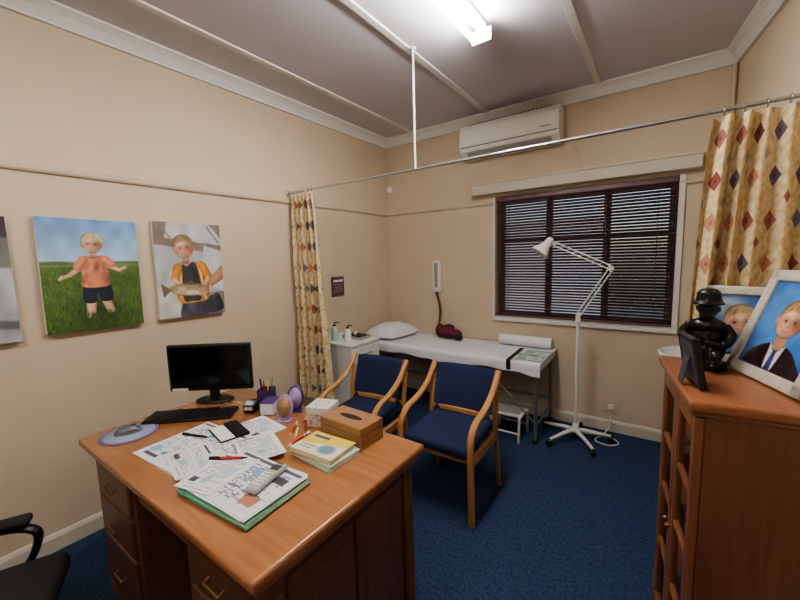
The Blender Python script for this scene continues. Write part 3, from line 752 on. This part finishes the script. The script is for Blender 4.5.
lf(-.83,2.945,.012,.05,(218,224,220),(110,166,140)); lf(-.81,3.12,.012,-.1,(222,222,216),(136,180,154))
def bp(m):
    x,z=-1.92,1.13; W=3.418
    m.b2((x-.045,3.375,z),(x+.045,W,z+.33),M_plast,bev=.01,seg=3)
    m.b2((x-.022,3.372,z+.05),(x+.022,3.377,z+.31),M_grey); m.tube([(x,3.371,z+.05),(x,3.371,z+.31)],.004,M_chrome,8)
    for i in range(13): m.b2((x-.018,3.3705,z+.06+i*.019),(x-.006,3.3735,z+.062+i*.019),M_black)
    m.tube([(x,3.39,z-.015),(x,3.39,z+.01)],.012,M_black,12)
    pts=[]
    for k in range(150):
        t=k/149; c=Vector((x+.03*t+.035*math.sin(t*pi),3.385-.03*t,z-.01-.36*t)); a=t*2*pi*19
        pts.append(c+Vector((math.cos(a),math.sin(a),0))*.013)
    m.tube(pts,.0045,M_black,6)
    cz=CZ+.008
    m.sph((-1.75,3.30,cz+.06),(.115,.06,.06),M_maroon); m.sph((-1.84,3.31,cz+.07),(.055,.05,.070),M_maroon); m.sph((-1.65,3.30,cz+.05),(.055,.05,.050),M_maroon)
    for k in range(3): m.tube([(-1.75+.055*math.cos(a)*(1.1),3.30+.0+ (k-1)*.012+.03*math.sin(a),cz+.09+.028*math.sin(a)+k*.006) for a in [2*pi*q/20 for q in range(20)]],.009,M_black,8,closed=True)
    m.sph((-1.61,3.26,cz+.030),(.045,.03,.03),M_black); m.tube(crom([(-1.65,3.26,cz+.03),(-1.70,3.23,cz+.03),(-1.78,3.24,cz+.03),(-1.87,3.30,cz+.05)]),.006,M_black,8)
quick('sphygmomanometer',bp)
def stool(m):
    w,d,h=.24,.24,.20
    for s_ in(-1,1): m.tube(crom([(s_*w/2,-d/2,0),(s_*w/2,-d/2+.01,h-.03),(s_*w/2,-d/2+.03,h),(s_*w/2,d/2-.03,h),(s_*w/2,d/2-.01,h-.03),(s_*w/2,d/2,0)],5),.011,M_white,10)
    m.b2((-w/2,-d/2+.02,h-.006),(w/2,d/2-.02,h+.016),M_white,bev=.008); m.b2((-w/2+.015,-d/2+.035,h+.014),(w/2-.015,d/2-.035,h+.02),M_grey)
    m.tube([(-w/2,-d/2+.004,.07),(w/2,-d/2+.004,.07)],.008,M_white); m.tube([(-w/2,d/2-.004,.07),(w/2,d/2-.004,.07)],.008,M_white)
m=MB(); stool(m); m.build('step_stool',T(-.98,2.92,0))
def cab(m):
    x0,x1,y0,y1=-2.55,-2.07,2.20,2.56
    m.b2((x0,y0,.04),(x1,y1,.76),M_white,bev=.004); m.b2((x0-.0,y0-.008,.76),(x1+.012,y1+.008,.785),M_white,bev=.005); m.b2((x0+.02,y0+.02,0),(x1-.02,y1-.02,.05),M_dgrey)
    for i,(a,b_) in enumerate([(.06,.28),(.295,.515),(.53,.745)]):
        m.b2((x1,y0+.012,a),(x1+.014,y1-.012,b_),M_white,bev=.004); m.tube([(x1+.014,(y0+y1)/2-.05,(a+b_)/2+.05),(x1+.032,(y0+y1)/2-.04,(a+b_)/2+.05),(x1+.032,(y0+y1)/2+.04,(a+b_)/2+.05),(x1+.014,(y0+y1)/2+.05,(a+b_)/2+.05)],.005,M_chrome,8)
quick('drawer_cabinet',cab)
def pump(x,y,z,c,h,name='pump_bottle'):
    m=MB(); m.lathe([(.028,0),(.03,.006),(.03,h*.7),(.024,h*.82),(.012,h*.88),(.012,h*.95)],c,20); m.lathe([(.014,h*.93),(.014,h*1.02),(.005,h*1.03),(.005,h*1.14)],M_dgrey,14); m.tube([(0,0,h*1.14),(.035,0,h*1.15),(.045,0,h*1.11)],.005,M_dgrey,8); m.build(name,T(x,y,z)@R(.4,'Z'))
pump(-2.22,2.32,.7855,M_plast,.12); pump(-2.34,2.28,.7855,M_teal,.14)
def tray(m):
    m.b2((-.11,-.07,0),(.11,.07,.005),M_chrome); 
    for s_ in(-1,1): m.b2((-.11,s_*.07-.002,0),(.11,s_*.07+.002,.025),M_chrome); m.b2((s_*.11-.002,-.07,0),(s_*.11+.002,.07,.025),M_chrome)
    m.tube([(-.08,0,.01),(.07,.02,.028)],.006,M_black); m.lathe([(.02,.005),(.02,.05),(.01,.055)],M_maroon,16,T(.05,-.03,0)); m.lathe([(.016,.005),(.016,.04),(.008,.05)],M_page,16,T(-.04,.035,0))
m=MB(); tray(m); m.build('instrument_tray',T(-2.24,2.455,.7855))
# ---------------- exam lamp ----------------
def lamp(m):
    bx,by=-.50,3.10
    for k in range(5):
        a=2*pi*k/5+.35; ex,ey=bx+.26*math.cos(a),by+.26*math.sin(a)
        m.tube([(bx,by,.085),(bx+.1*math.cos(a),by+.1*math.sin(a),.08),(ex,ey,.055)],[.02,.016,.011],M_white,10)
        m.tube([(ex,ey,.062),(ex,ey,.04)],.008,M_black,8)
        m.lathe([(.008,-.012),(.024,-.011),(.025,0),(.024,.011),(.008,.012)],M_black,18,T(ex,ey,.026)@R(a+.6,'Z')@R(pi/2,'Y'))
    m.lathe([(.032,.07),(.034,.10),(.02,.12),(.016,.14)],M_white,18,T(bx,by,0))
    m.tube([(bx,by,.12),(bx,by,.99)],.011,M_white,12); m.lathe([(.017,.955),(.019,.965),(.019,1.0),(.012,1.01)],M_white,16,T(bx,by,0))
    p0=Vector((bx,by,1.02)); e=Vector((-.286,by,1.385)); h=Vector((-.70,by-.01,1.585))
    for a,b_ in((p0,e),(e,h)):
        d=(b_-a).normalized(); n=Vector((-d.z,0,d.x))
        for s_ in(-1,1):
            m.tube([a+n*.014*s_+d*.015,b_+n*.014*s_-d*.015],.0055,M_white,8)
        L=(b_-a).length*.42; pts=[a+d*(.04+L*t/80)+Vector((0,1,0))*(.018+.007*math.sin(t*1.3))+n*.007*math.cos(t*1.3) for t in range(81)]
        m.tube(pts,.0016,M_chrome,5)
        m.tube([a+d*.02-n*.02,a+d*.02+n*.02],.006,M_white,8); m.tube([b_-d*.02-n*.02,b_-d*.02+n*.02],.006,M_white,8)
    for q in(p0,e,h): m.tube([q-Vector((0,.02,0)),q+Vector((0,.028,0))],.017,M_white,14)
    ax=Vector((-.55,-.30,-.78)).normalized(); rot=Vector((0,0,-1)).rotation_difference(ax).to_matrix().to_4x4()
    H=T(h.x-.025,h.y-.02,h.z+.005)@rot@Matrix.Scale(.85,4)
    m.tube([h,h+ax*.05],.010,M_white,10)
    m.lathe([(.018,.05),(.032,.035),(.036,0),(.04,-.03),(.062,-.075),(.085,-.115),(.088,-.125),(.084,-.125),(.06,-.078),(.036,-.03),(.03,.0)],M_plast,28,H)
    m.sph((0,0,-.07),(.03,.03,.04),M_page,H)
    m.tube(crom([(bx,by+.01,.13),(bx+.04,by+.10,.03),(bx+.12,by+.16,.008),(bx+.22,by+.18,.008),(bx+.30,by+.10,.008),(bx+.24,by+.02,.008),(bx+.14,by+.06,.008),(bx+.18,by+.2,.008),(bx+.22,by+.26,.06),(bx+.22,by+.275,.15)],8),.0045,M_white,8)
quick('examination_lamp',lamp)
quick('power_socket',lambda m:(m.b2((-.34,3.408,.17),(-.22,3.418,.26),M_wall,bev=.003),m.b2((-.30,3.393,.195),(-.26,3.409,.235),M_plast,bev=.004)))
quick('motion_sensor',lambda m:(m.b2((-2.54,3.37,2.22),(-2.49,3.418,2.29),M_plast,bev=.01,seg=3),m.sph((-2.515,3.37,2.245),(.016,.008,.014),M_page)))
def basin(m):
    X=T(.205,3.0,0)
    m.lathe([(.02,.66),(.10,.68),(.17,.74),(.195,.80),(.20,.83),(.185,.835),(.165,.825),(.14,.78),(.08,.73),(.02,.72)],M_ceram,32,X,.95,1.05)
    m.b2((.27,2.84,.76),(.40,3.16,.845),M_ceram,bev=.02,seg=3)
    m.lathe([(.08,0),(.075,.02),(.06,.3),(.065,.6),(.09,.70)],M_ceram,24,X@T(.04,0,0))
    m.tube(crom([(.33,3.0,.84),(.33,3.0,.93),(.30,3.0,.96),(.24,3.0,.94)]),.010,M_chrome,10)
quick('washbasin',basin)
# ---------------- glazed cabinet ----------------
ang=math.atan2(.137,1)
CH=1.10
CM=T(.098,1.227,0)@R(ang,'Z')
CL,CD=.47,.46
def gcab(m):
    t=.02
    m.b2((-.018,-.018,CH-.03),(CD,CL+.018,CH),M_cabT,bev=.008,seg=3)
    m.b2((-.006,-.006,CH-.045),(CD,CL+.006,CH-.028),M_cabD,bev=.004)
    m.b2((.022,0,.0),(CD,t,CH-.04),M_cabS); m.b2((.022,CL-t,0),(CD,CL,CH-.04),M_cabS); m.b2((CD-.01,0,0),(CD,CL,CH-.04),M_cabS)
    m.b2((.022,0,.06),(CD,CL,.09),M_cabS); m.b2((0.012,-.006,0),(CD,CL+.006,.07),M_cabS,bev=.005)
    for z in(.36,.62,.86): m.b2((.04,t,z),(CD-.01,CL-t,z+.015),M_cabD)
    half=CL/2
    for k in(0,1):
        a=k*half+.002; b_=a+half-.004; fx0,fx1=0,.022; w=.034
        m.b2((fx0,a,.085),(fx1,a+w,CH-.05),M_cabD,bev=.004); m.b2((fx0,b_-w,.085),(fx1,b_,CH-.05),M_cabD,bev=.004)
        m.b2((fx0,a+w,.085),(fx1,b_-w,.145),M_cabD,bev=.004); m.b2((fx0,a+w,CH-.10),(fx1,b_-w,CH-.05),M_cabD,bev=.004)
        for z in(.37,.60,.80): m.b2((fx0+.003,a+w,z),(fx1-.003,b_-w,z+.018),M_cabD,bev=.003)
        m.b2((.010,a+w,.145),(.013,b_-w,CH-.10),M_glass)
        ky=b_-.017 if k==0 else a+.017
        m.sph((-.010,ky,.58),(.008,.008,.008),M_gold); m.tube([(0,ky,.58),(-.008,ky,.58)],.004,M_gold,8)
    r=random.Random(4)
    for z in(.105,.375,.635,.875):
        y=t+.01
        while y<CL-.06:
            w=.018+r.random()*.03; h=.14+r.random()*.05
            m.b2((.12,y,z),(.12+.17+r.random()*.04,y+w,z+h),r.choice([M_page,M_teal,M_maroon,M_dgrey,M_box]),bev=.002); y+=w+.002
m=MB(); gcab(m); m.build('glazed_cabinet',CM)
def pframe(name,loc,rotz,lean,W,H,bw,P,fm,strut=.2):
    m=MB(); d=.018; X=T(0,0,d*math.sin(lean)+.001)@R(-lean,'X')
    m.b2((-W/2,0,0),(-W/2+bw,d,H),fm,bev=.005,M=X); m.b2((W/2-bw,0,0),(W/2,d,H),fm,bev=.005,M=X)
    m.b2((-W/2,0,0),(W/2,d,bw),fm,bev=.005,M=X); m.b2((-W/2,0,H-bw),(W/2,d,H),fm,bev=.005,M=X)
    m.b2((-W/2+.004,.010,.004),(W/2-.004,d-.001,H-.004),M_dgrey,M=X)
    if P: m.paint(P,M_gloss,X@T(-W/2+bw,.008,H-bw))
    L=H*.6
    top=X@Vector((0,d,L)); m.sweep([top,Vector((0,top.y+L*strut,.006))],.04,.004,(1,0,0),M_dgrey)
    return m.build(name,T(*loc)@R(rotz,'Z'))
P=Paint(24,27,.01,.13,(50,100,168)); P.ell(12,10,14,13,(80,136,196),0,1.2)
P.cloth([(1,27.5),(3.5,22.4),(9,19.2),(16,19.2),(21,22.4),(23.6,27.5)],(58,38,44)); P.poly([(9.4,18.6),(12.4,22),(15.4,18.6),(14.2,27),(10.8,27)],(208,208,212)); P.poly([(11.8,20.6),(13.0,20.6),(13.7,27),(11.3,27)],(60,64,110)); P.poly([(9.4,18.6),(7.6,20.6),(11,27),(10,27),(5.6,21.8)],(44,28,34)); P.poly([(15.4,18.6),(17.2,20.6),(14,27),(15,27),(19.2,21.8)],(44,28,34))
P.cap(12.4,15,12.4,18.6,1.9,2.2,(182,136,112)); P.face(12.4,11.2,5.4,(222,178,150),(170,136,92),.05); P.lowf(.08); P.blur(2)
pframe('photo_frame',(.250,1.480,CH+.001),math.radians(-70),math.radians(20),.32,.345,.036,P,M_frame)
P=Paint(17,20,.01,.13,(60,100,158)); P.ell(4,4,5,5,(150,170,192),0,1.2); P.ell(13,17,9,6,(196,198,208),0,.4); P.ell(5,17,6,5,(96,136,180),0,.4); P.limb(13,13,16,17,1.5,1.2,(218,174,146)); P.face(7.6,8.8,5.0,(222,182,156),(180,152,120),-.1); P.lowf(.1); P.blur(2)
pframe('photo_frame',(.235,1.665,CH+.001),math.radians(-22),math.radians(6),.225,.27,.03,P,M_frame,.1)
P=Paint(9,11,.01,.3,(200,190,180)); P.face(4.5,5,2.6,(236,196,168),(120,90,60))
pframe('photo_frame',(.112,1.37,CH+.001),math.radians(104),math.radians(10),.13,.15,.016,P,M_dark,.15)
def fig():
    m=MB(); c=M_pbronze
    m.lathe([(.058,0),(.060,.004),(.060,.016),(.05,.024)],c,28)
    m.sph((0,.005,.060),(.052,.045,.045),c); m.sph((0,.005,.105),(.048,.042,.05),c); m.sph((0,0,.145),(.052,.038,.028),c)
    m.tube([(0,0,.15),(0,-.002,.185)],[.022,.018],c,12); m.sph((0,-.004,.203),(.029,.031,.032),c); m.sph((0,-.034,.200),(.006,.008,.008),c); m.sph((0,-.022,.180),(.020,.016,.024),c)
    m.lathe([(.044,.218),(.046,.222),(.037,.228),(.034,.24),(.032,.258),(.020,.270),(.004,.273)],c,24,T(0,-.004,0))
    for s_ in(-1,1):
        m.tube(crom([(s_*.044,0,.148),(s_*.064,-.006,.115),(s_*.050,-.036,.088),(s_*.020,-.050,.092)]),[.016]*7+[.014]*6+[.011]*6,c,12)
        m.sph((s_*.014,-.052,.094),(.012,.011,.011),c)
        m.tube(crom([(s_*.022,0,.055),(s_*.034,-.045,.058),(s_*.034,-.052,.028),(s_*.034,-.058,.02)]),.018,c,12); m.sph((s_*.034,-.062,.024),(.014,.026,.011),c)
        m.sph((s_*.029,-.002,.202),(.005,.008,.01),c)
    m.tube([(.014,-.056,.02),(.012,-.052,.13)],.006,c,10)
    o=m.build('figurine',T(.142,1.60,CH)@R(math.radians(-15),'Z'))
    md=o.modifiers.new('remesh','REMESH'); md.mode='VOXEL'; md.voxel_size=.0026; md.use_smooth_shade=True
    sm=o.modifiers.new('smooth','SMOOTH'); sm.iterations=3
fig()
# ---------------- office chair ----------------
def ochair(m):
    for k in range(5):
        a=2*pi*k/5+.3; ex,ey=.29*math.cos(a),.29*math.sin(a)
        m.tube([(0,0,.10),(ex*.5,ey*.5,.09),(ex,ey,.06)],[.028,.022,.014],M_black,10)
        m.tube([(ex,ey,.065),(ex,ey,.04)],.008,M_black,8); m.lathe([(.01,-.02),(.026,-.018),(.027,0),(.026,.018),(.01,.02)],M_rub,16,T(ex,ey,.028)@R(a+.4,'Z')@R(pi/2,'Y'))
    m.lathe([(.035,.08),(.03,.13),(.022,.14),(.022,.36)],M_black,18); m.b2((-.12,-.12,.34),(.12,.12,.37),M_black,bev=.01)
    m.box((0,0,.41),(.50,.48,.08),M_rub,bev=.038,seg=4); m.box((0,-.26,.74),(.46,.08,.52),M_rub,bev=.038,seg=4,rot=(math.radians(8),0,0))
    m.sweep(crom([(0,-.05,.35),(0,-.25,.36),(0,-.31,.45),(0,-.31,.70)]),.06,.015,(1,0,0),M_black)
    for s_ in(-1,1):
        x=s_*.275
        m.sweep(crom([(s_*.20,.08,.37),(x,.09,.38),(x+s_*.01,.13,.45),(x,.14,.53),(x,.05,.565),(x,-.12,.56),(x,-.26,.53)],6),.04,.024,(1,0,0),M_black)
        m.box((x,.0,.582),(.055,.27,.03),M_rub,bev=.014,seg=4)
m=MB(); ochair(m); m.build('office_chair',T(-1.66,-.01,0)@R(math.radians(-24),'Z'))

# ---------------- world, camera ----------------
w=bpy.data.worlds.new('World'); bpy.context.scene.world=w; w.use_nodes=True
t=w.node_tree; bg=t.nodes['Background']
sky=t.nodes.new('ShaderNodeTexSky'); sky.sky_type='NISHITA'; sky.sun_elevation=math.radians(40); sky.sun_rotation=math.radians(200); sky.sun_disc=False; sky.air_density=1.0; sky.dust_density=2.0
t.links.new(sky.outputs[0],bg.inputs['Color']); bg.inputs['Strength'].default_value=.2
cam=bpy.data.cameras.new('camera'); co=bpy.data.objects.new('camera',cam); bpy.context.scene.collection.objects.link(co)
cam.sensor_width=36; cam.lens=366/800*36; cam.clip_start=.02
Rv=Vector((.8170,.5757,-.0267)).normalized(); Bv=Vector((.5750,-.8104,.1140)).normalized(); Uv=Bv.cross(Rv).normalized(); Rv=Uv.cross(Bv)
Mx=Matrix(((Rv.x,Uv.x,Bv.x,0),(Rv.y,Uv.y,Bv.y,0),(Rv.z,Uv.z,Bv.z,1.5),(0,0,0,1)))
co.matrix_world=Mx
bpy.context.scene.camera=co
vs=bpy.context.scene.view_settings; vs.view_transform='AgX'; vs.look='AgX - Medium High Contrast'; vs.exposure=0.0
